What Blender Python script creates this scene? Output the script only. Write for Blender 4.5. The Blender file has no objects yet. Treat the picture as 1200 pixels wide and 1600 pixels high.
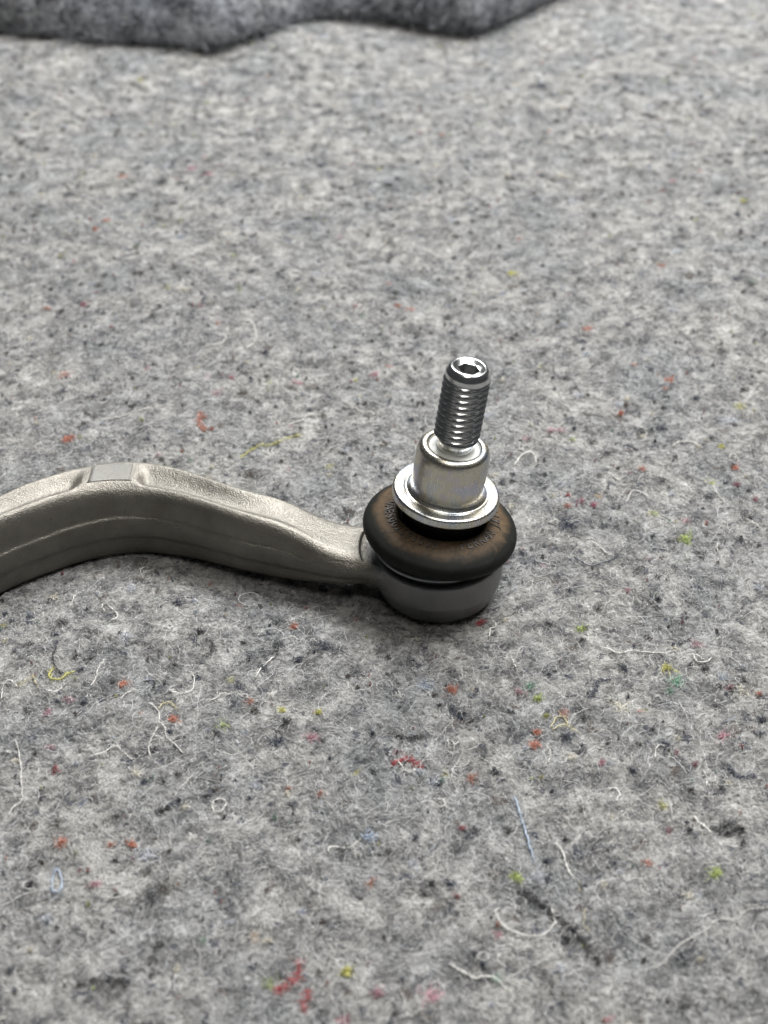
import bpy, bmesh, math, random
import numpy as np

S = 0.001                      # everything below is laid out in millimetres
rng = np.random.default_rng(11)
random.seed(5)
scene = bpy.context.scene

# ------------------------------------------------------------------ camera
cam_d = bpy.data.cameras.new("camera")
cam = bpy.data.objects.new("camera", cam_d)
scene.collection.objects.link(cam)
cam.location = (-16.6 * S, -337.3 * S, 283.5 * S)
cam.rotation_euler = (math.radians(90 - 37), 0, 0)
cam_d.sensor_fit = 'HORIZONTAL'
cam_d.sensor_width = 36
cam_d.lens = 66.0
cam_d.clip_start = 0.01
cam_d.clip_end = 20
cam_d.dof.use_dof = True
cam_d.dof.focus_distance = 0.424
cam_d.dof.aperture_fstop = 18.0
scene.camera = cam

# ------------------------------------------------------------------ room light
world = bpy.data.worlds.new("World")
scene.world = world
world.use_nodes = True
bg = world.node_tree.nodes["Background"]
bg.inputs[0].default_value = (0.93, 0.97, 1.0, 1)
bg.inputs[1].default_value = 0.055


def area(name, loc, target, sx, sy, power, col):
    d = bpy.data.lights.new(name, 'AREA')
    d.shape = 'RECTANGLE'
    d.size, d.size_y = sx * S, sy * S
    d.energy = power
    d.color = col
    o = bpy.data.objects.new(name, d)
    scene.collection.objects.link(o)
    v = np.array(target, float) - np.array(loc, float)
    import mathutils
    o.rotation_euler = mathutils.Vector(v).to_track_quat('-Z', 'Y').to_euler()
    o.location = [c * S for c in loc]
    return o


area("ceiling_lamp", (200, 240, 900), (110, 270, 0), 1500, 220, 9.4, (1.0, 0.965, 0.91))
area("back_ceiling_lamp", (220, 760, 1300), (40, 600, 0), 1700, 380, 63.0, (0.97, 0.985, 1.0))

scene.view_settings.view_transform = 'Standard'
scene.view_settings.look = 'None'
scene.view_settings.exposure = 0.0
scene.view_settings.gamma = 1.0
scene.view_settings.use_curve_mapping = False
scene.cycles.max_bounces = 6
scene.cycles.use_denoising = True


# ------------------------------------------------------------------ helpers
def link(o, parent=None):
    scene.collection.objects.link(o)
    if parent is not None:
        o.parent = parent
    return o


def mesh_obj(name, v, f, mat, parent=None, smooth=True, sharp=None):
    me = bpy.data.meshes.new(name)
    me.from_pydata((np.asarray(v, float) * S).tolist(), [], [tuple(map(int, q)) for q in f])
    me.update()
    bm = bmesh.new()
    bm.from_mesh(me)
    bmesh.ops.recalc_face_normals(bm, faces=bm.faces)
    bm.to_mesh(me)
    bm.free()
    if smooth:
        me.polygons.foreach_set('use_smooth', [True] * len(me.polygons))
        if sharp:
            me.set_sharp_from_angle(angle=math.radians(sharp))
    me.materials.append(mat)
    return link(bpy.data.objects.new(name, me), parent)


def grid_faces(n, m, wrap_m=True, wrap_n=False):
    """n rows of m points"""
    f = []
    for i in range(n if wrap_n else n - 1):
        a, b = i * m, ((i + 1) % n) * m
        for j in range(m if wrap_m else m - 1):
            k = (j + 1) % m
            f.append((a + j, a + k, b + k, b + j))
    return f


def fillet(pts, seg=4):
    """polyline of (r, z) or (r, z, radius) with its corners rounded"""
    out = []
    n = len(pts)
    for i, p in enumerate(pts):
        P = np.array(p[:2], float)
        rad = p[2] if len(p) > 2 else 0
        if rad <= 0 or i in (0, n - 1):
            out.append(P)
            continue
        A = np.array(pts[i - 1][:2], float) - P
        B = np.array(pts[i + 1][:2], float) - P
        la, lb = np.linalg.norm(A), np.linalg.norm(B)
        t = min(rad, la * .48, lb * .48)
        p0, p2 = P + A / la * t, P + B / lb * t
        for k in range(seg + 1):
            u = k / seg
            out.append((1 - u) ** 2 * p0 + 2 * u * (1 - u) * P + u * u * p2)
    return np.array(out)


def lathe(name, prof, mat, parent=None, n=128, sharp=40, loop=False):
    prof = np.asarray(prof, float)
    a = np.linspace(0, 2 * math.pi, n, endpoint=False)
    v = np.stack([np.outer(prof[:, 0], np.cos(a)), np.outer(prof[:, 0], np.sin(a)),
                  np.repeat(prof[:, 1][:, None], n, 1)], -1).reshape(-1, 3)
    f = grid_faces(len(prof), n, True, loop)
    if not loop:
        if prof[0, 0] > 0.01:
            f.append(tuple(range(n)))
        if prof[-1, 0] > 0.01:
            f.append(tuple(range((len(prof) - 1) * n, len(prof) * n)))
    return mesh_obj(name, v, f, mat, parent, True, sharp)


def empty(name, loc, label=None, cat=None, kind=None):
    o = bpy.data.objects.new(name, None)
    o.empty_display_size = 0.01
    o.location = [c * S for c in loc]
    link(o)
    if label: o["label"] = label
    if cat: o["category"] = cat
    if kind: o["kind"] = kind
    return o


class Nodes:
    """terse node building"""
    def __init__(self, tree):
        self.t = tree

    def n(self, typ, _sock=None, **kw):
        nd = self.t.nodes.new(typ)
        for k, v in kw.items():
            setattr(nd, k, v)
        for k, v in (_sock or {}).items():
            if isinstance(v, bpy.types.NodeSocket):
                self.t.links.new(v, nd.inputs[k])
            else:
                nd.inputs[k].default_value = v
        return nd

    def noise(self, vec, scale, detail=2.0, rough=0.55, dist=0.0):
        return self.n('ShaderNodeTexNoise', {'Vector': vec, 'Scale': scale, 'Detail': detail,
                                             'Roughness': rough, 'Distortion': dist}).outputs['Fac']

    def math(self, op, a, b=0.0, clamp=False):
        nd = self.n('ShaderNodeMath', {0: a, 1: b}, operation=op)
        nd.use_clamp = clamp
        return nd.outputs[0]

    def mix(self, fac, a, b, blend='MIX'):
        nd = self.n('ShaderNodeMix', data_type='RGBA', blend_type=blend)
        for i, v in ((0, fac), (6, a), (7, b)):
            if isinstance(v, bpy.types.NodeSocket):
                self.t.links.new(v, nd.inputs[i])
            else:
                nd.inputs[i].default_value = v
        return nd.outputs[2]

    def ramp(self, fac, stops, interp='LINEAR'):
        nd = self.n('ShaderNodeValToRGB', {'Fac': fac})
        cr = nd.color_ramp
        cr.interpolation = interp
        while len(cr.elements) < len(stops):
            cr.elements.new(0.5)
        for e, (p, c) in zip(cr.elements, stops):
            e.position = p
            e.color = c if len(c) == 4 else (*c, 1)
        return nd.outputs[0]

    def step(self, x, lo, hi, to0=0.0, to1=1.0):
        nd = self.n('ShaderNodeMapRange', {'Value': x, 'From Min': lo, 'From Max': hi, 'To Min': to0, 'To Max': to1},
                    interpolation_type='SMOOTHSTEP')
        return nd.outputs[0]


def material(name):
    m = bpy.data.materials.new(name)
    m.use_nodes = True
    N = Nodes(m.node_tree)
    bs = m.node_tree.nodes["Principled BSDF"]
    tc = N.n('ShaderNodeTexCoord')
    mm = N.n('ShaderNodeVectorMath', {0: tc.outputs['Object'], 1: (1000, 1000, 1000)}, operation='MULTIPLY').outputs[0]
    return m, N, bs, mm


def put(N, bs, **kw):
    for k, v in kw.items():
        k = k.replace('_', ' ')
        if isinstance(v, bpy.types.NodeSocket):
            N.t.links.new(v, bs.inputs[k])
        else:
            bs.inputs[k].default_value = v


def bump(N, height, dist, strength=1.0, normal=None):
    nd = N.n('ShaderNodeBump', {'Height': height, 'Distance': dist * S, 'Strength': strength})
    if normal is not None:
        N.t.links.new(normal, nd.inputs['Normal'])
    return nd.outputs[0]


# ------------------------------------------------------------------ felt colour, shared by sheet and fibres
def felt_group():
    g = bpy.data.node_groups.new("felt_colour", 'ShaderNodeTree')
    g.interface.new_socket("Vector", in_out='INPUT', socket_type='NodeSocketVector')
    g.interface.new_socket("Color", in_out='OUTPUT', socket_type='NodeSocketColor')
    N = Nodes(g)
    gi = N.n('NodeGroupInput').outputs[0]
    go = N.n('NodeGroupOutput')
    wob = N.n('ShaderNodeTexNoise', {'Vector': gi, 'Scale': 0.35, 'Detail': 2.0}).outputs['Color']
    wob = N.n('ShaderNodeVectorMath', {0: wob, 1: (.5, .5, .5)}, operation='SUBTRACT').outputs[0]
    wob = N.n('ShaderNodeVectorMath', {0: wob, 'Scale': 5.0}, operation='SCALE').outputs[0]
    v = N.n('ShaderNodeVectorMath', {0: gi, 1: wob}, operation='ADD').outputs[0]
    n1 = N.noise(v, 0.12, 3.0, 0.62)
    n2 = N.noise(v, 0.50, 3.0, 0.6)
    n3 = N.noise(gi, 0.028, 2.0, 0.5)
    s = N.math('ADD', N.math('MULTIPLY', n1, 0.5), N.math('MULTIPLY', n2, 0.5))
    grey = N.ramp(s, [(.35, (.035, .036, .041)), (.44, (.15, .149, .148)), (.50, (.285, .282, .272)),
                      (.56, (.41, .403, .388)), (.66, (.62, .61, .59))])
    # broad tone drift of the wool, also painting in the shading of soft waves
    wave_tone = N.ramp(n3, [(.33, (.80, .83, .86)), (.5, (1, 1, 1)), (.66, (1.16, 1.15, 1.12))])
    c = N.mix(1.0, grey, wave_tone, 'MULTIPLY')
    # navy and brown bundles
    for seed, sc, th, col in ((31.0, .21, .635, (.022, .028, .055)), (57.0, .12, .66, (.10, .075, .06)),
                              (91.0, .27, .66, (.018, .018, .02))):
        off = N.n('ShaderNodeVectorMath', {0: v, 1: (seed, seed * 2, 0)}, operation='ADD').outputs[0]
        k = N.step(N.noise(off, sc, 2.0, 0.6), th, th + .06, 0, .85)
        c = N.mix(k, c, (*col, 1))
    # sparse dyed flecks
    vo = N.n('ShaderNodeTexVoronoi', {'Vector': v, 'Scale': 0.085})
    sep = N.n('ShaderNodeSeparateColor', {0: vo.outputs['Color']})
    pick = N.math('GREATER_THAN', sep.outputs[0], 0.72)
    near = N.step(vo.outputs['Distance'], .04, .17, .6, 0)
    dye = N.ramp(sep.outputs[1], [(0, (.30, .05, .08)), (.2, (.42, .13, .06)), (.36, (.35, .33, .06)),
                                  (.5, (.10, .14, .26)), (.66, (.40, .18, .22)), (.8, (.12, .22, .13)),
                                  (.9, (.33, .22, .12))], 'CONSTANT')
    c = N.mix(N.math('MULTIPLY', pick, near), c, dye)
    g.links.new(c, go.inputs[0])
    return g


FELT = felt_group()

m_felt, N, bs, mm = material("recycled_felt")
col = N.n('ShaderNodeGroup', {0: mm}, node_tree=FELT) if False else N.n('ShaderNodeGroup', node_tree=FELT)
N.t.links.new(mm, col.inputs[0])
fine = N.noise(mm, 2.2, 4.0, 0.7, 1.5)
speck = N.ramp(fine, [(.3, (.45, .45, .45)), (.5, (.95, .95, .95)), (.7, (1.6, 1.6, 1.6))])
put(N, bs, Base_Color=N.mix(1.0, col.outputs[0], speck, 'MULTIPLY'), Roughness=0.95, Specular_IOR_Level=0.1,
    Normal=bump(N, N.math('ADD', fine, N.noise(mm, .6, 3.0)), 1.4, 1.0))
bs.inputs['Sheen Weight'].default_value = 0.15

m_dfelt, N, bs, mm = material("dark_recycled_felt")
col = N.n('ShaderNodeGroup', node_tree=FELT)
N.t.links.new(mm, col.inputs[0])
fine = N.noise(mm, 1.2, 4.0, 0.7, 1.5)
speck = N.ramp(fine, [(.3, (.48, .50, .56)), (.5, (1.08, 1.12, 1.24)), (.7, (1.8, 1.84, 1.98))])
put(N, bs, Base_Color=N.mix(1.0, col.outputs[0], speck, 'MULTIPLY'), Roughness=0.95, Specular_IOR_Level=0.1,
    Normal=bump(N, N.math('ADD', fine, N.noise(mm, .25, 3.0)), 3.0, 0.9))

m_fib, N, bs, mm = material("felt_fibre")
col = N.n('ShaderNodeGroup', node_tree=FELT)
N.t.links.new(mm, col.inputs[0])
fc = N.n('ShaderNodeAttribute', attribute_name='tint')
mx = N.mix(fc.outputs['Alpha'], col.outputs[0], fc.outputs['Color'])
put(N, bs, Base_Color=mx, Roughness=0.55, Specular_IOR_Level=0.35)


def yarn(name, colr, rough=.7):
    m, N, bs, mm = material(name)
    k = N.noise(mm, 1.6, 2.0)
    put(N, bs, Base_Color=N.mix(N.step(k, .3, .7), (*[c * .6 for c in colr], 1), (*colr, 1)), Roughness=rough,
        Normal=bump(N, N.noise(mm, 6.0, 2.0), .1, .6))
    return m


DYE = {'w': (.72, .70, .66), 'y1': (.62, .56, .36), 'y': (.60, .58, .16), 'l': (.42, .50, .16), 'k': (.018, .018, .02),
       'n': (.022, .032, .06), 'r': (.36, .03, .035), 'o': (.52, .21, .14), 'p': (.48, .26, .30), 'c': (.36, .08, .13),
       'b': (.40, .47, .58), 'g': (.20, .38, .27)}
YARN = {k: yarn("yarn_" + n, DYE[k]) for k, n in (('w', 'white'), ('y1', 'cream'), ('y', 'yellow'), ('k', 'black'),
                                                ('n', 'navy'), ('r', 'red'), ('o', 'orange'), ('b', 'pale_blue'))}

# ------------------------------------------------------------------ felt relief
def value_noise(x, y, cell, seed):
    g = np.random.default_rng(seed).random((256, 256))
    u, v = np.asarray(x) / cell + 1000.3, np.asarray(y) / cell + 1000.7
    i, j = np.floor(u).astype(int), np.floor(v).astype(int)
    a, b = u - i, v - j
    a, b = a * a * (3 - 2 * a), b * b * (3 - 2 * b)
    G = lambda p, q: g[p % 256, q % 256]
    return (G(i, j) * (1 - a) * (1 - b) + G(i + 1, j) * a * (1 - b) + G(i, j + 1) * (1 - a) * b + G(i + 1, j + 1) * a * b) - .5


PATH = np.array([(0, 0), (-25, -1), (-50, 8), (-74, 18), (-98, 24), (-122, 14), (-140, -1), (-158, -22), (-180, -50)], float)


def arm_dist(x, y):
    x, y = np.asarray(x, float), np.asarray(y, float)
    d = np.full(x.shape, 1e9)
    for a, b in zip(PATH[:-1], PATH[1:]):
        ab = b - a
        t = np.clip(((x - a[0]) * ab[0] + (y - a[1]) * ab[1]) / (ab @ ab), 0, 1)
        d = np.minimum(d, np.hypot(x - a[0] - t * ab[0], y - a[1] - t * ab[1]))
    return d


def felt_h(x, y):
    x, y = np.asarray(x, float), np.asarray(y, float)
    far = np.clip((y - 60) / 300, 0, 1)
    h = (3.5 + 9 * far) * value_noise(x + .3 * y, y, 95, 1) + 2.2 * value_noise(x - .4 * y, y, 42, 2)
    h += 1.7 * value_noise(x, y, 13, 3) + 1.0 * value_noise(x, y, 6.0, 4)
    d = arm_dist(x, y)
    w = np.exp(-(np.maximum(d - 14, 0) / 22) ** 2)
    base = -1.5 + 2.2 * np.clip((d - 9.5) / 12, 0, 1) ** 1.5
    rj = np.hypot(x, y)
    base = np.where(rj < 27, -1.6 + 2.2 * np.clip((rj - 18.5) / 8.5, 0, 1) ** 1.6, base)
    base = base + .6 * value_noise(x, y, 6.0, 4)
    return h * (1 - w) + base * w


# the blanket under the part
xs = np.arange(-420, 421, 2.5)
ys = np.arange(-330, 741, 2.5)
GX, GY = np.meshgrid(xs, ys)
v = np.stack([GX, GY, felt_h(GX, GY)], -1).reshape(-1, 3)
blanket = mesh_obj("felt_blanket", v, grid_faces(len(ys), len(xs), False), m_felt)
blanket["kind"] = "structure"
blanket["label"] = "grey speckled recycled felt blanket spread under the control arm"


# fibres: real hair lying on the felt
def in_view(x, y, margin):
    half = (y * .79863 + 440) * .2727 + margin        # half of what the lens takes in at that row
    return np.abs(x + 16.6) < half


def hair(name, P, rad, tint, parent):
    n, k, _ = P.shape
    hc = bpy.data.hair_curves.new(name)
    hc.add_curves([k] * n)
    hc.attributes['position'].data.foreach_set('vector', (P * S).astype(np.float32).ravel())
    r = hc.attributes.new('radius', 'FLOAT', 'POINT')
    taper = np.array([.5] + [1.0] * (k - 2) + [.35])
    r.data.foreach_set('value', (np.repeat(rad[:, None], k, 1) * taper * S).astype(np.float32).ravel())
    c = hc.attributes.new('tint', 'FLOAT_COLOR', 'CURVE')
    c.data.foreach_set('color', tint.astype(np.float32).ravel())
    hc.materials.append(m_fib)
    o = link(bpy.data.objects.new(name, hc), parent)
    o["kind"] = "stuff"
    return o


def make_fibres(x, y, ang, length, rad, tint, lift, curl, k=6, hf=felt_h):
    n = len(x)
    P = np.zeros((n, k, 3))
    turn = rng.normal(0, curl, n)
    px, py, a = x.copy(), y.copy(), ang.copy()
    for i in range(k):
        P[:, i, 0], P[:, i, 1] = px, py
        a = a + turn / k + rng.normal(0, .22, n)
        px = px + np.cos(a) * length / (k - 1)
        py = py + np.sin(a) * length / (k - 1)
    z = hf(P[:, :, 0], P[:, :, 1])
    s = np.linspace(0, 1, k)
    arch = np.sin(s * math.pi * rng.uniform(.6, 1.25, n)[:, None])
    P[:, :, 2] = z + .05 + lift[:, None] * arch
    return P, rad, tint


n = 520000
y = -200 + 860 * rng.random(n) ** 1.15
x = -16.6 + rng.uniform(-1, 1, n) * 330
keep = in_view(x, y, 35)
keep &= rng.random(n) < np.clip(1.15 - (y - 120) / 600, .3, 1)
keep &= ~(np.hypot(x, y) < 16)
x, y = x[keep], y[keep]
n = len(x)
flow = 6.28 * value_noise(x, y, 26, 9) + 3.0 * value_noise(x, y, 7, 10) + .5
ang = flow + rng.normal(0, .9, n)
length = rng.lognormal(math.log(3.4), .45, n)
rad = rng.uniform(.025, .06, n) * (1 + np.clip((y - 100) / 500, 0, 1) * .9)
lum = np.clip(rng.lognormal(math.log(.33), .85, n), .012, .92)
warm = rng.normal(0, .04, n)
tint = np.stack([lum * (1 + warm), lum, lum * (1 - warm * 1.2), rng.uniform(.02, .5, n)], 1)
lift = np.abs(rng.normal(0, .55, n)) + .05
hair("felt_fuzz", *make_fibres(x, y, ang, length, rad, tint, lift, 1.3), blanket)

# finer, longer hairs that curl up out of the pile
n = 17000
y = -190 + 560 * rng.random(n) ** 1.3
x = -16.6 + rng.uniform(-1, 1, n) * 260
keep = in_view(x, y, 20) & (arm_dist(x, y) > 16)
x, y = x[keep], y[keep]
n = len(x)
lum = np.clip(rng.lognormal(math.log(.5), .6, n), .03, .9)
tint = np.stack([lum * 1.01, lum, lum * .98, rng.uniform(.7, 1, n)], 1)
hair("curled_fuzz", *make_fibres(x, y, rng.uniform(0, 6.28, n), rng.lognormal(math.log(5.5), .5, n), rng.uniform(.02, .045, n), tint,
                                 np.abs(rng.normal(0, .7, n)) + .3, 3.2, 12), blanket)

# short near-white fibres, their pale colour painting sparkle into the pile
n = 60000
y = -190 + 480 * rng.random(n) ** 1.25
x = -16.6 + rng.uniform(-1, 1, n) * 240
keep = in_view(x, y, 15) & (arm_dist(x, y) > 12)
x, y = x[keep], y[keep]
n = len(x)
lum = rng.uniform(.5, .92, n)
tint = np.stack([lum, lum, lum * .97, np.ones(n)], 1)
hair("sparkle_fibres", *make_fibres(x, y, rng.uniform(0, 6.28, n), rng.uniform(.35, 1.1, n), rng.uniform(.03, .065, n), tint,
                                rng.uniform(.15, .9, n), .8, 4), blanket)

# dyed and dark tufts felted into the sheet: (colour, x, y, size) in mm
TUFTS = [('r',12.5,-16.0,2.2), ('o',24.1,-67.5,2.6), ('o',25.6,-62.7,1.6), ('y',28.6,-57.0,1.4), ('p',41.8,-74.6,1.3), ('l',42.3,-20.9,1.8), ('o',-83.0,95.4,2.0), ('o',-79.2,88.2,1.4), ('o',65.4,161.8,3.0), ('o',92.4,123.5,2.2), ('o',90.1,117.1,1.5), ('o',70.9,100.6,1.6), ('o',105.7,63.7,1.7), ('c',49.0,41.7,2.0), ('c',53.1,40.0,1.6), ('c',-50.3,122.1,2.4), ('c',-75.4,124.4,2.0), ('y',115.3,103.6,2.6), ('y',38.1,209.5,2.0), ('y',-154.6,442.0,2.6), ('y',-66.4,546.7,3.5), ('p',-110.9,314.5,4.0), ('p',-102.4,308.4,3.0), ('o',-143.6,302.4,3.0), ('o',-144.7,260.0,2.4), ('o',-148.1,250.7,1.8), ('p',-6.3,-145.2,3.0), ('p',-18.4,-144.8,2.0), ('y',-25.6,-139.2,2.2), ('g',9.2,-140.1,2.0), ('l',65.5,-111.6,2.4), ('l',16.1,-111.0,2.2), ('o',-98.7,-103.0,2.4), ('o',-81.0,-102.0,1.8), ('o',-86.3,-102.4,1.4), ('n',-46.5,-66.3,3.0), ('n',-59.1,-52.8,3.5), ('b',-5.6,-45.0,3.0), ('b',80.6,-41.1,2.0), ('o',2.6,-46.3,2.3), ('o',6.5,-78.8,2.2), ('y',152.9,282.8,2.4), ('p',-36.9,-64.4,2.3), ('y',-35.1,-55.0,1.2), ('p',47.2,88.2,2.4), ('p',43.6,87.4,2.0), ('o',-139.0,123.5,3.0), ('o',-157.6,182.2,2.6), ('c',-141.9,183.3,1.8), ('o',-130.0,80.0,3.0), ('p',-20.3,126.8,2.0), ('n',-98.9,106.3,2.4), ('p',-88.1,-115.2,1.8), ('p',-111.6,-55.3,1.6), ('o',-92.1,-43.7,2.0), ('o',-75.7,-57.8,2.0), ('o',-54.7,-51.5,1.8), ('l',-62.0,-60.3,2.4), ('o',-43.6,-20.3,1.6), ('g',67.4,-42.4,3.0), ('g',64.9,-46.3,2.0), ('y',65.5,-37.1,2.2), ('p',75.6,-27.4,2.6), ('o',90.6,-47.1,1.4), ('p',77.3,-62.7,2.2), ('c',108.9,45.4,1.8), ('o',89.5,31.2,1.6), ('o',72.4,61.8,2.2), ('y',95.6,55.0,2.0), ('c',104.2,54.2,1.6), ('r',45.1,45.4,1.5), ('o',44.4,38.9,2.0), ('p',123.8,308.4,2.4), ('p',1.7,366.5,2.0), ('y',103.0,76.7,1.4), ('n',32.9,-63.9,3.4), ('n',60.6,-67.5,2.6), ('n',37.5,-69.9,2.0), ('n',-40.9,-89.2,2.0), ('b',-20.7,-99.9,2.6), ('n',-8.4,-99.9,1.6), ('k',-44.3,-59.0,2.0), ('k',-34.2,-65.1,1.6), ('k',6.5,-96.7,2.2), ('n',-0.7,-114.0,2.0), ('l',27.0,-50.2,1.8), ('g',24.9,-45.0,2.4), ('p',21.4,-47.6,2.0), ('o',-33.5,-84.8,1.4), ('k',77.7,-51.5,2.4), ('k',-95.0,-42.7,1.8), ('k',-117.9,-52.8,2.2), ('o',49.3,-108.1,2.0), ('y',-45.5,-54.0,1.4), ('r',-105.2,-76.9,2.0), ('o',102.8,214.3,2.5), ('p',33.9,80.8,2.0), ('l',50.6,80.8,1.4), ('o',-6.0,180.0,3.0), ('o',-11.3,182.7,2.4), ('o',13.3,364.8,2.0), ('n',-52.0,-37.1,2.0), ('n',54.9,28.4,2.0), ('l',72.7,34.6,2.2), ('l',81.1,21.6,3.0), ('p',82.8,31.9,2.0), ('n',-41.9,-34.3,1.8), ('n',28.2,10.1,3.2), ('n',27.6,15.0,2.0)]
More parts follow.
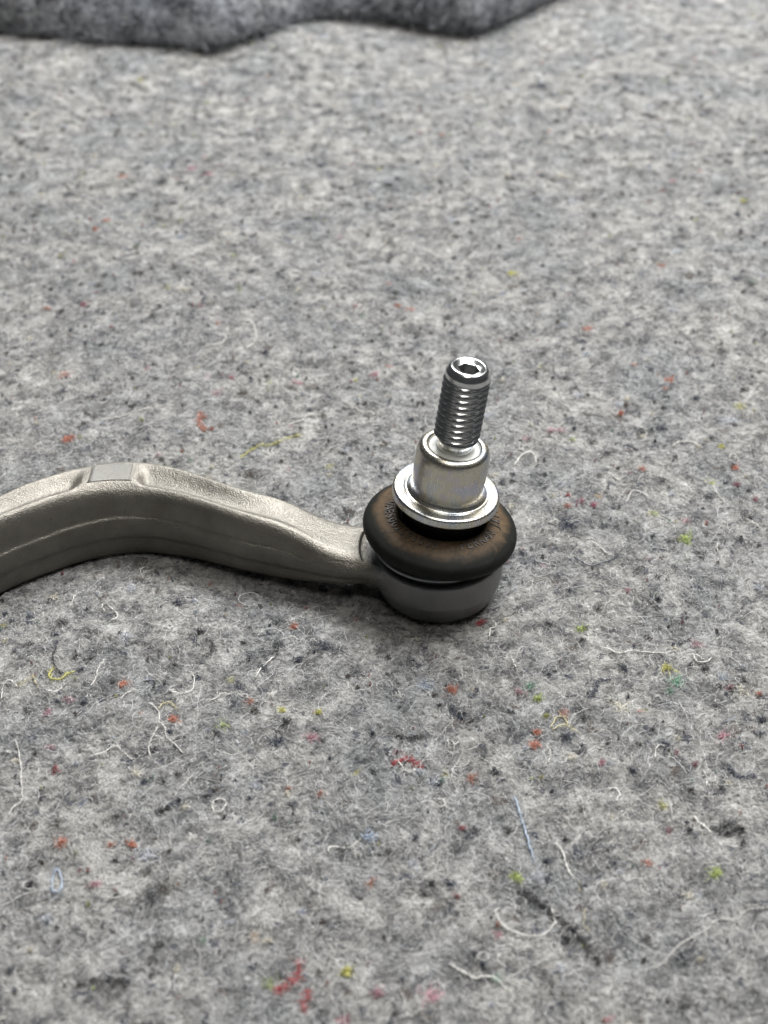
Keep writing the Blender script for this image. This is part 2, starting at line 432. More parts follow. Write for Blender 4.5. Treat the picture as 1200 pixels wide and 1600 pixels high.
THREADS = [
('w',1.3,[(29.1,66.1),(32.0,71.9),(35.1,73.5),(36.7,71.2),(36.6,67.6)]),
('w',0.8,[(64.8,42.5),(68.2,48.3),(73.0,43.5)]),
('w',0.8,[(102.3,32.9),(104.1,32.2),(106.6,29.4),(105.0,30.8),(102.4,31.5)]),
('w',0.9,[(60.7,59.1),(62.4,57.2),(63.9,54.6)]),
('w',0.9,[(50.2,20.3),(53.0,17.6),(54.3,13.7)]),
('w',0.9,[(91.2,19.9),(90.5,17.3),(90.4,15.0)]),
('w',0.7,[(74.8,91.2),(77.4,90.3),(78.2,85.7),(76.5,80.8)]),
('w',0.7,[(104.3,68.0),(106.1,72.7),(107.6,71.2),(107.9,67.2)]),
('w',0.9,[(46.9,-29.1),(49.6,-30.2),(52.2,-31.3),(56.2,-30.2),(58.9,-30.8),(62.7,-30.8),(66.7,-31.9)]),
('w',1.1,[(79.7,-33.0),(77.8,-35.2),(75.2,-34.9),(74.3,-32.4),(75.6,-32.7),(77.2,-34.1)]),
('w',1.1,[(20.9,-34.3),(21.3,-36.2),(21.8,-37.9)]),
('y1',0.8,[(29.6,-61.0),(31.8,-57.0),(33.7,-56.5),(34.8,-59.3)]),
('y1',0.8,[(30.3,-61.5),(33.4,-59.3),(35.4,-60.0),(36.8,-62.2)]),
('w',0.9,[(27.3,-67.1),(28.5,-69.2),(28.7,-71.1),(27.7,-74.6)]),
('w',1.1,[(42.8,-83.7),(44.9,-83.0),(45.7,-84.8),(44.4,-87.7)]),
('w',0.9,[(56.7,-72.5),(57.7,-69.2),(59.2,-67.5),(61.2,-68.3),(62.0,-69.9)]),
('w',1.3,[(64.2,-91.8),(65.4,-94.4),(67.3,-97.8)]),
('b',1.2,[(17.7,-85.9),(18.8,-91.4),(19.9,-97.8),(21.4,-106.0)]),
('w',1.2,[(26.7,-100.9),(28.6,-103.0),(29.2,-107.0),(30.5,-111.2)]),
('w',1.1,[(11.9,-119.8),(10.6,-122.0),(12.4,-126.3),(16.4,-128.7),(21.8,-128.2),(24.6,-124.7),(24.5,-120.1)]),
('w',0.6,[(43.2,-138.8),(48.7,-137.1),(53.2,-132.7),(60.0,-129.1),(63.7,-125.8),(68.4,-125.4),(71.3,-122.6),(76.8,-122.0)]),
('w',0.9,[(-125.5,-49.4),(-126.0,-44.3),(-124.6,-42.4),(-121.8,-44.5)]),
('w',0.9,[(-113.3,-46.3),(-110.8,-47.1),(-109.0,-45.0)]),
('w',0.9,[(-100.6,-44.8),(-99.8,-41.6),(-99.9,-37.6),(-98.8,-34.1)]),
('w',0.8,[(-91.5,-50.2),(-89.0,-46.3),(-87.6,-45.8)]),
('w',0.9,[(-84.1,-51.0),(-81.7,-52.5),(-79.7,-56.0),(-79.0,-59.8),(-77.3,-62.0),(-76.1,-65.9),(-73.9,-68.3),(-71.0,-72.0)]),
('w',0.8,[(-79.8,-73.0),(-80.8,-69.2),(-80.1,-65.1),(-79.1,-61.5)]),
('y1',0.8,[(-80.0,-54.5),(-79.2,-51.5),(-77.0,-51.2),(-74.9,-53.5)]),
('w',0.9,[(-78.4,-45.6),(-77.0,-46.9),(-74.2,-47.1),(-71.6,-45.8),(-71.3,-41.6),(-71.9,-39.7)]),
('w',0.9,[(-65.9,-51.2),(-63.1,-48.4),(-60.0,-48.2)]),
('w',0.9,[(-57.1,-48.2),(-55.6,-48.7),(-54.3,-51.5)]),
('w',0.9,[(-61.4,-90.3),(-61.0,-87.9),(-58.7,-87.5),(-58.0,-89.2),(-59.0,-91.6),(-60.8,-91.8),(-61.5,-89.7)]),
('w',0.9,[(-2.5,-87.0),(-1.1,-87.0),(-0.7,-88.6),(-1.5,-89.4),(-2.5,-89.0)]),
('w',0.8,[(1.1,-67.8),(1.0,-65.9),(2.2,-65.9),(2.5,-67.3),(3.8,-66.3),(4.2,-64.4)]),
('w',0.8,[(-96.4,-73.0),(-92.4,-71.1),(-90.1,-68.7),(-87.5,-70.9),(-84.6,-74.1)]),
('w',0.9,[(-118.0,-65.1),(-115.9,-71.1),(-114.4,-75.8),(-113.2,-80.8),(-111.5,-88.1),(-113.2,-90.5),(-113.9,-93.3)]),
('w',0.9,[(-12.8,-74.1),(-11.1,-76.9),(-9.4,-77.8),(-8.2,-76.7)]),
('w',0.9,[(-30.8,-105.2),(-29.9,-103.4),(-25.5,-103.2),(-23.1,-100.9)]),
('w',1.1,[(-53.6,-41.6),(-52.0,-37.1),(-48.9,-33.0)]),
('w',1.1,[(14.7,-25.2),(15.3,-20.9),(17.0,-19.5),(16.4,-16.6)]),
('w',0.9,[(-99.6,-16.6),(-97.8,-16.0),(-97.9,-13.6),(-99.8,-10.7),(-102.1,-8.6),(-103.0,-10.1),(-101.6,-12.7)]),
('w',0.7,[(-112.7,-10.7),(-112.4,-7.7),(-112.1,-4.0)]),
('w',0.9,[(-27.8,103.2),(-25.4,100.6),(-22.0,99.7),(-19.4,97.6)]),
('w',0.8,[(-119.4,92.9),(-112.9,96.3),(-103.0,101.0)]),
('w',0.8,[(-51.5,90.3),(-47.1,95.4),(-44.0,98.9),(-37.4,99.3)]),
('y',0.6,[(-67.2,68.8),(-64.2,73.9),(-61.1,77.1),(-56.5,77.6),(-52.2,81.6),(-47.1,85.7)]),
('y',1.1,[(-106.2,-38.9),(-108.4,-40.3),(-109.9,-41.9),(-113.2,-41.3),(-112.8,-37.6)]),
('y1',0.7,[(-121.8,-44.5),(-119.1,-42.4),(-118.0,-41.1),(-116.3,-44.3)]),
('k',1.0,[(-113.4,-28.3),(-113.8,-33.0),(-112.1,-37.1),(-109.7,-40.0)]),
('n',1.7,[(49.0,-42.1),(45.6,-42.7),(44.0,-46.3),(42.1,-48.9)]),
('n',1.9,[(76.8,-72.5),(78.0,-75.3),(79.7,-77.1),(83.0,-76.5)]),
('k',2.6,[(-12.4,-64.2),(-9.5,-64.9),(-6.4,-64.4)]),
('k',1.0,[(-85.9,-41.9),(-82.9,-42.4),(-82.8,-44.3),(-83.9,-47.1)]),
('k',1.2,[(-69.5,-25.2),(-67.3,-27.4),(-67.4,-30.2)]),
('r',1.1,[(-14.5,-75.5),(-12.8,-73.7),(-9.7,-73.2),(-7.6,-75.3)]),
('w',0.5,[(-12.8,-73.4),(-12.5,-75.1)]),
('r',2.2,[(-36.5,-136.2),(-36.6,-140.6),(-38.5,-143.1),(-40.5,-144.8)]),
('r',1.8,[(-34.0,-144.0),(-34.7,-149.0)]),
('o',1.6,[(-84.4,99.7),(-84.1,92.4),(-82.0,88.2)]),
('w',0.9,[(96.1,255.3),(99.2,250.7)]),
('n',1.0,[(43.7,12.1),(48.3,7.6),(54.7,10.1),(57.4,12.4)]),
('k',1.2,[(67.7,-95.7),(71.2,-98.8),(75.2,-97.2),(74.1,-103.0)]),
('w',0.9,[(85.9,76.7),(88.9,80.8),(93.5,80.8),(95.5,76.7)]),
('w',1.1,[(-75.4,169.2),(-70.4,165.5),(-67.8,153.6),(-71.0,146.1)]),
('w',1.0,[(-87.5,146.1),(-81.4,149.6),(-79.4,163.9)]),
('b',1.1,[(-99.0,-112.0),(-98.2,-110.0),(-96.6,-113.0),(-96.1,-116.5),(-97.3,-117.5),(-98.7,-115.0),(-98.9,-111.6)]),
('w',0.9,[(-47.1,-26.0),(-44.3,-24.6),(-41.4,-25.7)]),
('k',1.3,[(16.6,-115.0),(20.3,-117.9),(24.6,-122.6),(29.4,-128.2),(33.9,-135.3)]),
('k',2.4,[(-87.5,-144.0),(-83.2,-143.1),(-77.3,-143.3)]),
('w',1.0,[(-1.5,-136.2),(3.6,-139.7),(8.8,-140.1),(12.9,-144.0)]),
('w',0.7,[(96.4,53.5),(96.4,47.9),(97.6,42.5)]),
('w',0.6,[(-9.0,-27.4),(-7.1,-25.2),(-5.2,-25.5)]),
('k',0.8,[(75.1,-24.6),(70.8,-27.4)]),
('k',2.0,[(1.5,-52.8),(4.6,-55.3)]),
('n',2.2,[(2.4,-52.8),(3.5,-55.5),(5.3,-57.5)])]
tx, ty, ta, tl, tr, tc = [], [], [], [], [], []


def tuft(colr, x0, y0, size, count, a0, alpha=(.75, 1.0), el=None, spread=1.0):
    th = rng.uniform(0, 6.283, count)
    rr = size * np.abs(rng.normal(0, .42, count))
    el = el or rng.uniform(.45, .8)
    dx, dy = rr * np.cos(th), rr * np.sin(th) * el
    tx.append(x0 + dx * math.cos(a0) - dy * math.sin(a0))
    ty.append(y0 + dx * math.sin(a0) + dy * math.cos(a0))
    ta.append(a0 + rng.normal(0, spread, count))
    tl.append(np.clip(rng.normal(size * .62, size * .25, count), .5, 7))
    tr.append(rng.uniform(.03, .065, count))
    k = rng.lognormal(0, .28, count)[:, None]
    tc.append(np.concatenate([np.clip(np.array(colr)[None] * k, 0, .95), rng.uniform(*alpha, count)[:, None]], 1))


for c, x0, y0, s in TUFTS:
    far = 1 + max(0, y0) / 260
    strong = rng.random() < .45
    tuft(DYE[c], x0, y0, s * 1.05, int((46 if strong else 20) + 10 * s), rng.uniform(-.5, 1.2), (.6, 1.0) if strong else (.35, .85))
for i in range(3200):
    y0 = -190 + 780 * rng.random() ** 1.2
    x0 = -16.6 + rng.uniform(-1, 1) * 300
    if not in_view(x0, y0, 25) or math.hypot(x0, y0) < 24:
        continue
    u = rng.random()
    s = rng.lognormal(math.log(1.7), .4)
    if u < .5:
        colr = [(.02, .02, .022), (.025, .033, .058), (.05, .05, .055), (.07, .055, .045)][rng.integers(4)]
    elif u < .94:
        colr = [(.62, .61, .58), (.5, .5, .5), (.66, .62, .52), (.48, .5, .55)][rng.integers(4)]
    else:
        colr = [np.array(DYE[k]) * .6 + .08 for k in 'ropclybg'][rng.integers(8)]
        s *= .7
    tuft(colr, x0, y0, s, int(18 + 9 * s), rng.uniform(0, 3.14), (.6, 1.0))
def smooth_path(p, m):
    p = np.asarray(p, float)
    d = np.r_[0, np.cumsum(np.linalg.norm(np.diff(p, axis=0), axis=1))]
    if len(p) < 3:
        t = np.linspace(0, d[-1], m)
        return np.stack([np.interp(t, d, p[:, i]) for i in range(2)], 1)
    q = np.vstack([2 * p[0] - p[1], p, 2 * p[-1] - p[-2]])
    out = []
    for t in np.linspace(0, len(p) - 1 - 1e-6, m):
        i = int(t); u = t - i
        a, b, c, e = q[i], q[i + 1], q[i + 2], q[i + 3]
        out.append(.5 * (2 * b + (c - a) * u + (2 * a - 5 * b + 4 * c - e) * u * u + (3 * b - a - 3 * c + e) * u ** 3))
    return np.array(out)


def strand(colr, path, width):
    # a loose bundle of fibres along a path
    d = np.linalg.norm(np.diff(np.array(path), axis=0), axis=1).sum()
    m = max(6, int(d / .7))
    p = smooth_path(path, m)
    dirn = np.gradient(p, axis=0)
    per = 9
    cnt = m * per
    q = np.repeat(p, per, 0) + rng.normal(0, width, (cnt, 2))
    tx.append(q[:, 0]); ty.append(q[:, 1])
    ta.append(np.repeat(np.arctan2(dirn[:, 1], dirn[:, 0]), per) + rng.normal(0, .3, cnt))
    tl.append(rng.uniform(1.0, 2.6, cnt)); tr.append(rng.uniform(.03, .06, cnt))
    k = rng.lognormal(0, .25, cnt)[:, None]
    tc.append(np.concatenate([np.clip(np.array(colr)[None] * k, 0, .95), rng.uniform(.7, 1, cnt)[:, None]], 1))


for c, w, path in THREADS:
    if c in 'knro' and w > 1.05:
        strand(DYE[c], path, .16 * w)
    else:                                           # stray hairs along the yarn
        strand(DYE[c], path, .05)
        for L_ in (tx, ty, ta, tl, tr, tc):
            L_[-1] = L_[-1][::3]
        tl[-1] = tl[-1] * .8
        tr[-1] = tr[-1] * .6
        ta[-1] = ta[-1] + rng.normal(0, .5, len(ta[-1]))
# small crisp specks, mostly navy and black, some dyed
for i in range(1500):
    y0 = -190 + 620 * rng.random() ** 1.3
    x0 = -16.6 + rng.uniform(-1, 1) * 260
    if not in_view(x0, y0, 15) or arm_dist(x0, y0) < 15 or math.hypot(x0, y0) < 22:
        continue
    if rng.random() < .72:
        colr = [(.03, .03, .034), (.028, .036, .062), (.055, .05, .046), (.022, .03, .055)][rng.integers(4)]
        s = rng.lognormal(math.log(1.15), .5)
    else:
        colr = np.array(DYE['oopclybgpyr'[rng.integers(11)]]) * .85
        s = rng.lognormal(math.log(.5), .35)
    tuft(colr, x0, y0, s, int(6 + 11 * s), rng.uniform(0, 3.14), (.4, .95), rng.uniform(.2, .5), .6)
tx, ty, ta, tl, tr = map(np.concatenate, (tx, ty, ta, tl, tr))
tc = np.concatenate(tc)
hair("felt_tufts", *make_fibres(tx, ty, ta, tl, tr, tc, np.abs(rng.normal(0, .5, len(tx))) + .42, 1.5), blanket)


# loose threads lying on the felt
def thread(path, rad, mat, m=26, sides=5):
    p = smooth_path(path, m)
    p = p + rng.normal(0, .10, p.shape)
    z = felt_h(p[:, 0], p[:, 1]) + rad * .9 + .22 + .6 * np.abs(np.sin(np.linspace(rng.uniform(0, 1.5), rng.uniform(3, 8), m)))
    P = np.column_stack([p, z])
    T = np.gradient(P, axis=0)
    T /= np.linalg.norm(T, axis=1)[:, None]
    side = np.cross(T, (0, 0, 1)); side /= np.linalg.norm(side, axis=1)[:, None]
    upv = np.cross(side, T)
    a = np.linspace(0, 2 * math.pi, sides, endpoint=False)
    taper = np.ones(m); taper[0] = taper[-1] = .35
    wob = rng.uniform(.6, 1.3, m) * taper * rad
    v = (P[:, None] + wob[:, None, None] * (side[:, None] * np.cos(a)[None, :, None] + upv[:, None] * np.sin(a)[None, :, None])).reshape(-1, 3)
    f = grid_faces(m, sides, True)
    f += [tuple(range(sides)), tuple(range((m - 1) * sides, m * sides))]
    return mesh_obj("thread", v, f, mat, blanket)


for c, w, path in THREADS:
    if c in 'knro' and w > 1.05:
        continue
    thread(path, .165 * w * (1 + max(0, path[0][1]) / 900), YARN[c])
for i in range(240):
    y0 = -175 + 640 * rng.random() ** 1.25
    x0 = -16.6 + rng.uniform(-1, 1) * 230
    if not in_view(x0, y0, 5) or arm_dist(x0, y0) < 26:
        continue
    a, L = rng.uniform(0, 6.28), rng.lognormal(math.log(5), .5)
    k = rng.integers(4, 7)
    path = [(x0, y0)]
    turn = rng.normal(0, 1.15)
    for j in range(k - 1):
        a += turn + rng.normal(0, .35)
        path.append((path[-1][0] + math.cos(a) * L / k, path[-1][1] + math.sin(a) * L / k))
    c = rng.choice(['w', 'w', 'w', 'w', 'y1', 'k', 'n', 'b', 'w', 'k'])
    thread(path, rng.uniform(.05, .13), YARN[c], 12, 4)

# ------------------------------------------------------------------ the bunched blanket behind
FOLD = np.array([(-420, 545), (-330, 528), (-272, 517), (-247, 509), (-206, 494), (-167, 483), (-132, 479), (-114, 480), (-96, 492), (-82, 508),
                 (-64, 536), (-40, 545), (-17, 538), (7, 528), (30, 519), (54, 530), (84, 563), (103, 589), (138, 630), (194, 660),
                 (277, 675), (420, 690)], float)
fp = smooth_path(FOLD, 260)
lift = 4.5 * np.exp(-((fp[:, 0] + 102) / 16) ** 2)            # the edge stands off the sheet here
lean = 46 + 50 * np.exp(-((fp[:, 0] + 52) / 26) ** 2)
prof = [(16, -2), (7, 0), (2, 3), (0, 8), (0, 14), (.06, 26), (.25, 42), (.55, 56), (1.0, 68), (1.6, 76), (2.4, 80), (3.4, 80), (4.2, 74), (4.6, 50), (4.7, -3)]
rows = []
for j, (o, z) in enumerate(prof):
    if j < 5:
        yy = fp[:, 1] + o
        zz = z + lift * (1 - j / 8)
    else:
        yy = fp[:, 1] + o * lean
        zz = z + 5 * value_noise(fp[:, 0], fp[:, 1] * 0 + j * 4, 40, 21)
    yy = yy + 6.0 * value_noise(fp[:, 0], fp[:, 1] * 0 + j * 7, 28, 22) + 3.0 * value_noise(fp[:, 0], fp[:, 1] * 0 + j * 5, 11, 23)
    if j < 4:
        zz = zz + np.maximum(felt_h(fp[:, 0], fp[:, 1] + o), -3) * (1 - j / 4) - (2.5 if j == 0 else 0)
    rows.append(np.column_stack([fp[:, 0], yy, zz]))
fold = mesh_obj("bunched_blanket", np.concatenate(rows), grid_faces(len(prof), len(fp), False, True), m_dfelt)
sub = fold.modifiers.new("Subdivision", 'SUBSURF'); sub.levels = sub.render_levels = 1
sel = rng.integers(0, len(fp), 9000)
rowi = rng.uniform(1.2, 9.5, 9000)
R0, R1, fr = np.array(rows)[np.floor(rowi).astype(int), sel], np.array(rows)[np.floor(rowi).astype(int) + 1, sel], (rowi % 1)[:, None]
root = R0 * (1 - fr) + R1 * fr
stepv = rng.normal(0, 1.3, (9000, 1, 3)) * np.array([1, .35, 1]) + np.array([0, -.35, .1])
P = root[:, None, :] + np.cumsum(np.repeat(stepv, 5, 1) + rng.normal(0, .5, (9000, 5, 3)), 1) - stepv * .6
lum = np.clip(rng.lognormal(math.log(.13), .9, 9000), .01, .7)
hair("felt_fuzz", P, rng.uniform(.06, .13, 9000), np.stack([lum * .95, lum, lum * 1.08, np.full(9000, .9)], 1), fold)
fold["label"] = "bunched-up dark felt edge standing up across the back"
fold["category"] = "blanket"

# ------------------------------------------------------------------ metals and rubber
m_cast, N, bs, mm = material("shot_blasted_aluminium")
g1 = N.noise(mm, 2.4, 2.0, .55)
g2 = N.noise(mm, .12, 3.0, .6)
sep = N.n('ShaderNodeSeparateXYZ', {0: mm})
rad = N.math('SQRT', N.math('ADD', N.math('POWER', sep.outputs[0], 2.0), N.math('POWER', sep.outputs[1], 2.0)))
turned = N.step(N.math('ADD', rad, N.math('MULTIPLY', g2, 6.0)), 22.6, 25.5, 1, 0)      # the joint end is machined, greyer
pit = N.step(N.noise(mm, .9, 2.0, .5), .71, .76)
c = N.ramp(g2, [(.3, (.152, .141, .122)), (.7, (.192, .18, .156))])
c = N.mix(turned, c, N.ramp(g2, [(.3, (.175, .175, .176)), (.7, (.225, .225, .227))]))
sm = N.step(N.noise(mm, .40, 4.0, .68, .8), .60, .74)
c = N.mix(N.math('MULTIPLY', sm, .55), c, (.11, .105, .10, 1))
c = N.mix(N.math('MULTIPLY', pit, .8), c, (.05, .045, .04, 1))
nb = bump(N, g1, .26, .9)
nb = bump(N, N.noise(mm, .45, 3.0, .6), .45, .45, nb)
put(N, bs, Base_Color=c, Metallic=.72, Roughness=N.step(N.noise(mm, .3, 3.0), .3, .7, .37, .46), Normal=nb)

m_pad_dim, N, bs, mm = material("forged_pad")  # the arm's metal, greyer, with the flat top's dimness painted in
g1 = N.noise(mm, 1.4, 4.0, .7)
dk = N.step(N.noise(mm, .35, 4.0, .7), .52, .7, 0, .5)
c = N.mix(dk, N.ramp(g1, [(.3, (.08, .076, .067)), (.7, (.112, .107, .095))]), (.09, .087, .082, 1))
put(N, bs, Base_Color=c, Metallic=.6, Roughness=.3, Normal=bump(N, g1, .09, .6))

m_house, N, bs, mm = material("turned_aluminium")
g1 = N.noise(mm, 2.6, 4.0, .7)
g2 = N.noise(mm, .16, 3.0, .6)
sm = N.step(N.noise(mm, .42, 3.0, .65, .6), .60, .74)
c = N.ramp(g2, [(.3, (.22, .215, .205)), (.7, (.29, .285, .28))])
c = N.mix(N.math('MULTIPLY', sm, .5), c, (.10, .10, .11, 1))
c = N.mix(N.step(N.noise(mm, .8, 1.0), .77, .8), c, (.03, .03, .03, 1))
put(N, bs, Base_Color=c, Metallic=.8, Roughness=.48, Normal=bump(N, g1, .12, .6))

m_zinc, N, bs, mm = material("zinc_plated_steel")
st = N.n('ShaderNodeVectorMath', {0: mm, 1: (1, 1, .08)}, operation='MULTIPLY').outputs[0]
g1 = N.noise(st, 2.0, 3.0, .6)
g2 = N.noise(mm, .10, 2.0, .6)
c = N.ramp(g2, [(.30, (.44, .48, .57)), (.42, (.51, .52, .51)), (.52, (.57, .53, .43)), (.62, (.50, .48, .54)), (.75, (.46, .51, .55))])
c = N.mix(N.step(N.noise(mm, .7, 4.0, .7), .60, .78, 0, .45), c, (.30, .30, .27, 1))
put(N, bs, Base_Color=c, Metallic=1.0, Roughness=N.step(g1, .3, .7, .25, .35), Normal=bump(N, g1, .05, .6))

m_thread, N, bs, mm = material("bright_stud_steel")
g2 = N.noise(mm, .5, 3.0, .6)
put(N, bs, Base_Color=N.ramp(g2, [(.3, (.50, .51, .52)), (.7, (.64, .64, .63))]), Metallic=1.0, Roughness=.23,
    Normal=bump(N, N.noise(mm, 3.0, 2.0), .02, .4))

m_sock, N, bs, mm = material("dark_socket_steel")  # darker, duller steel than the rest of the stud
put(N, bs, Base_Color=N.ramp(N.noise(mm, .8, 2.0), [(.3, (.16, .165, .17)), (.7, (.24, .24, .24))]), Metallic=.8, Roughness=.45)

m_rubber, N, bs, mm = material("dusty_boot_rubber")
sep = N.n('ShaderNodeSeparateXYZ', {0: mm})
rad = N.math('SQRT', N.math('ADD', N.math('POWER', sep.outputs[0], 2.0), N.math('POWER', sep.outputs[1], 2.0)))
wn = N.noise(mm, .13, 4.0, .65, 1.2)
r2 = N.math('ADD', rad, N.math('MULTIPLY', N.math('SUBTRACT', wn, .5), 5.0))
band = N.math('MULTIPLY', N.step(r2, 12.5, 15.0), N.step(r2, 18.6, 21.6, 1, 0))
smear = N.noise(mm, .42, 6.0, .75, 2.5)
brown = N.ramp(smear, [(.25, (.036, .025, .015)), (.5, (.070, .047, .027)), (.75, (.115, .078, .046))])
band = N.math('MULTIPLY', band, N.step(N.noise(mm, .28, 4.0, .7, 1.5), .30, .55, .45, 1.0))
c = N.mix(band, N.ramp(wn, [(.3, (.006, .0065, .006)), (.7, (.013, .014, .012))]), brown)
dust = N.step(N.noise(mm, 1.6, 2.0, .5), .74, .80, 0, .35)
c = N.mix(dust, c, (.25, .22, .18, 1))
put(N, bs, Base_Color=c, Roughness=N.step(smear, .3, .7, .5, .66), Specular_IOR_Level=.13, Normal=bump(N, N.noise(mm, 2.5, 3.0, .6), .05, .5))

m_letter, N, bs, mm = material("moulded_lettering_rubber")  # the boot's own rubber, darkened in colour to stand in for emboss shading
put(N, bs, Base_Color=N.ramp(N.noise(mm, .8, 2.0), [(.3, (.012, .009, .006)), (.7, (.026, .018, .011))]), Roughness=.5)

m_black, N, bs, mm = material("gap_black")  # black for the shaded gap under the retaining ring
put(N, bs, Base_Color=N.ramp(N.noise(mm, .6, 2.0), [(.3, (.008, .008, .008)), (.7, (.014, .014, .014))]), Roughness=.4)
m_ring, N, bs, mm = material("retaining_ring_steel")
put(N, bs, Base_Color=N.ramp(N.noise(mm, .3, 2.0), [(.3, (.20, .21, .22)), (.7, (.28, .29, .30))]), Metallic=.9, Roughness=.42)
m_white, N, bs, mm = material("ivory_plastic")
put(N, bs, Base_Color=N.ramp(N.noise(mm, .3, 2.0), [(.3, (.62, .62, .57)), (.7, (.74, .74, .70))]), Roughness=.35)

# ------------------------------------------------------------------ the control arm
arm = empty("control_arm", (0, 0, 0),
            "aluminium suspension control arm with rubber-booted ball joint and threaded stud on grey felt", "control arm")

ZP = 14.5
# x, front parting line y, crest z, bottom z, back rim y   (mm)
ST = np.array([
    (-190, -72, 30.5, -.6, -55), (-182, -61, 30.2, -.6, -44), (-170, -45.5, 29.6, -.6, -28.5), (-158, -31.0, 28.7, -.4, -14.1), (-152, -23.6, 28.1, -.2, -6.9), (-146, -15.9, 27.4, -.1, .2),
    (-140, -9.1, 26.8, -.1, 6.7), (-134, -3.4, 26.5, -.1, 13.1), (-128, 1.4, 26.4, -.1, 18.8), (-122, 5.6, 26.4, -.3, 22.9),
    (-116, 9.5, 26.2, -.5, 26.5), (-110, 12.7, 25.7, -.9, 29.6), (-104, 14.9, 25.1, -1.0, 32.1), (-98, 15.8, 24.6, -.9, 33.5),
    (-92, 15.6, 24.2, -.5, 33.4), (-86, 14.3, 24.0, -.1, 32.1), (-80, 12.3, 23.9, .4, 29.8), (-74, 9.7, 23.8, 1.1, 26.8),
    (-68, 6.7, 23.8, 1.7, 23.4), (-62, 3.9, 23.6, 2.1, 20.5), (-56, 1.6, 23.2, 2.3, 18.4), (-50, -.5, 22.6, 2.6, 16.6),
    (-44, -3.3, 21.6, 3.6, 14.0), (-38, -6.5, 20.2, 5.5, 11.0), (-32, -9.0, 18.9, 7.0, 8.8), (-26, -10.3, 18.1, 7.7, 8.0),
    (-20, -10.6, 17.9, 7.8, 8.0), (-12, -10.6, 17.9, 7.8, 8.0)])


def cubic(x, xp, yp):
    m = np.gradient(yp, xp)
    i = np.clip(np.searchsorted(xp, x) - 1, 0, len(xp) - 2)
    h = xp[i + 1] - xp[i]; t = (x - xp[i]) / h
    return (2*t**3-3*t**2+1)*yp[i] + (t**3-2*t**2+t)*h*m[i] + (-2*t**3+3*t**2)*yp[i+1] + (t**3-t**2)*h*m[i+1]


def sstep(x, a, b):
    t = np.clip((x - a) / (b - a), 0, 1)
    return t * t * (3 - 2 * t)


def chaikin(p, it=2):
    for _ in range(it):
        q = np.roll(p, -1, 0)
        p = np.stack([.75 * p + .25 * q, .25 * p + .75 * q], 1).reshape(-1, p.shape[1])
    return p


X = np.arange(-190, -12.9, .5)
YP, ZC, ZB, YR = (cubic(X, ST[:, 0], ST[:, i]) for i in (1, 2, 3, 4))
nk = sstep(X, -75, -28)
YP, YR, ZC, ZB = YP + 2.0 * nk, YR + 2.0 * nk, ZC - 1.5 * nk, ZB - 1.5 * nk
# the neck flares into the joint with a 13 mm fillet on both sides
def flare(x, y0):
    F = 13.0
    yc = abs(y0) + F
    xc = -math.sqrt((19.7 + F) ** 2 - yc ** 2)
    d = np.clip(x - xc, 0, 19.7 / (19.7 + F) * xc - xc)
    return F - np.sqrt(np.maximum(F * F - d * d, 0))
YP = YP - flare(X, 8.6)
YR = YR + flare(X, 10.0)
rows = []
for i, x in enumerate(X):
    yp, zc, zb, yr = YP[i], ZC[i], ZB[i], YR[i]
    zp = ZP - 1.5 * float(sstep(x, -75, -28)) + .30 * value_noise(x, 0, 5, 31) + .35 * value_noise(x, 0, 17, 32)
    fade = float(1 - sstep(x, -64, -34))
    ch = 1.4 * fade                                       # channel between the two ribs
    padf = sstep(x, -115.2, -110.4) * (1 - sstep(x, -95.2, -91.2))
    k = 1 - .6 * sstep(x, -45, -30)
    yr = yr - 1.5 * fade
    w = yr - yp
    rim = zc + 1.1 * fade
    top = (zc - ch) * (1 - padf) + (zc + .95) * padf
    rise = rim - (zc - ch)
    hf = zc - zp
    led = float(1 - .55 * sstep(x, -50, -30))
    rnd = 1 + .8 * sstep(x, -60, -32)
    sec = [(yp + w * .5, zb), (yp + 4.5, zb), (yp + 1.7, zb + .1), (yp + .9, zb + 1.6),
           (yp + .95, zb + .47 * (zp - zb)), (yp + .35, zb + .53 * (zp - zb)),
           (yp + .05, zp - 1.3), (yp, zp - .25), (yp + .12 * led, zp + .12), (yp + .85 * led, zp + .4), (yp + .95 * led + .1, zp + min(1.4, .25 * hf)),
           (yp + 1.4, zc - min(4.8 * rnd, .52 * hf)), (yp + 1.9, zc - min(2.7 * rnd, .34 * hf)), (yp + 2.9, zc - min(1.05, .15 * hf)), (yp + 4.2, zc - .15),
           (yp + 5.3, zc + .5 * padf), (yp + 6.4, top + .15 * ch * (1 - padf)), (yp + 7.4, top), (yp + 8.6, top + .04 * rise * (1 - padf)),
           (yp + 8.6 + .4 * (w - 9.4), top + .36 * rise * (1 - padf)), (yp + 8.6 + .8 * (w - 9.4), top + .84 * rise * (1 - padf)),
           (yr - .9, rim - .05), (yr, rim - .25), (yr + .6, rim - min(1.2 * rnd, .2 * hf)), (yr + 1.0, rim - min(3.2 * rnd, .5 * hf)),
           (yr + 1.6, zp + 1.0), (yr + 2.3, zp), (yr + 1.6, zp - 1.2), (yr + .9, zb + 2), (yr, zb + .2), (yr - 3.5, zb)]
    s2 = chaikin(np.array(sec), 2)
    rows.append(np.column_stack([np.full(len(s2), x), s2]))
m = len(rows[0])
f = grid_faces(len(rows), m, True) + [tuple(range(m)), tuple(range((len(rows) - 1) * m, len(rows) * m))]
body = mesh_obj("arm_body", np.concatenate(rows), f, m_cast, None)
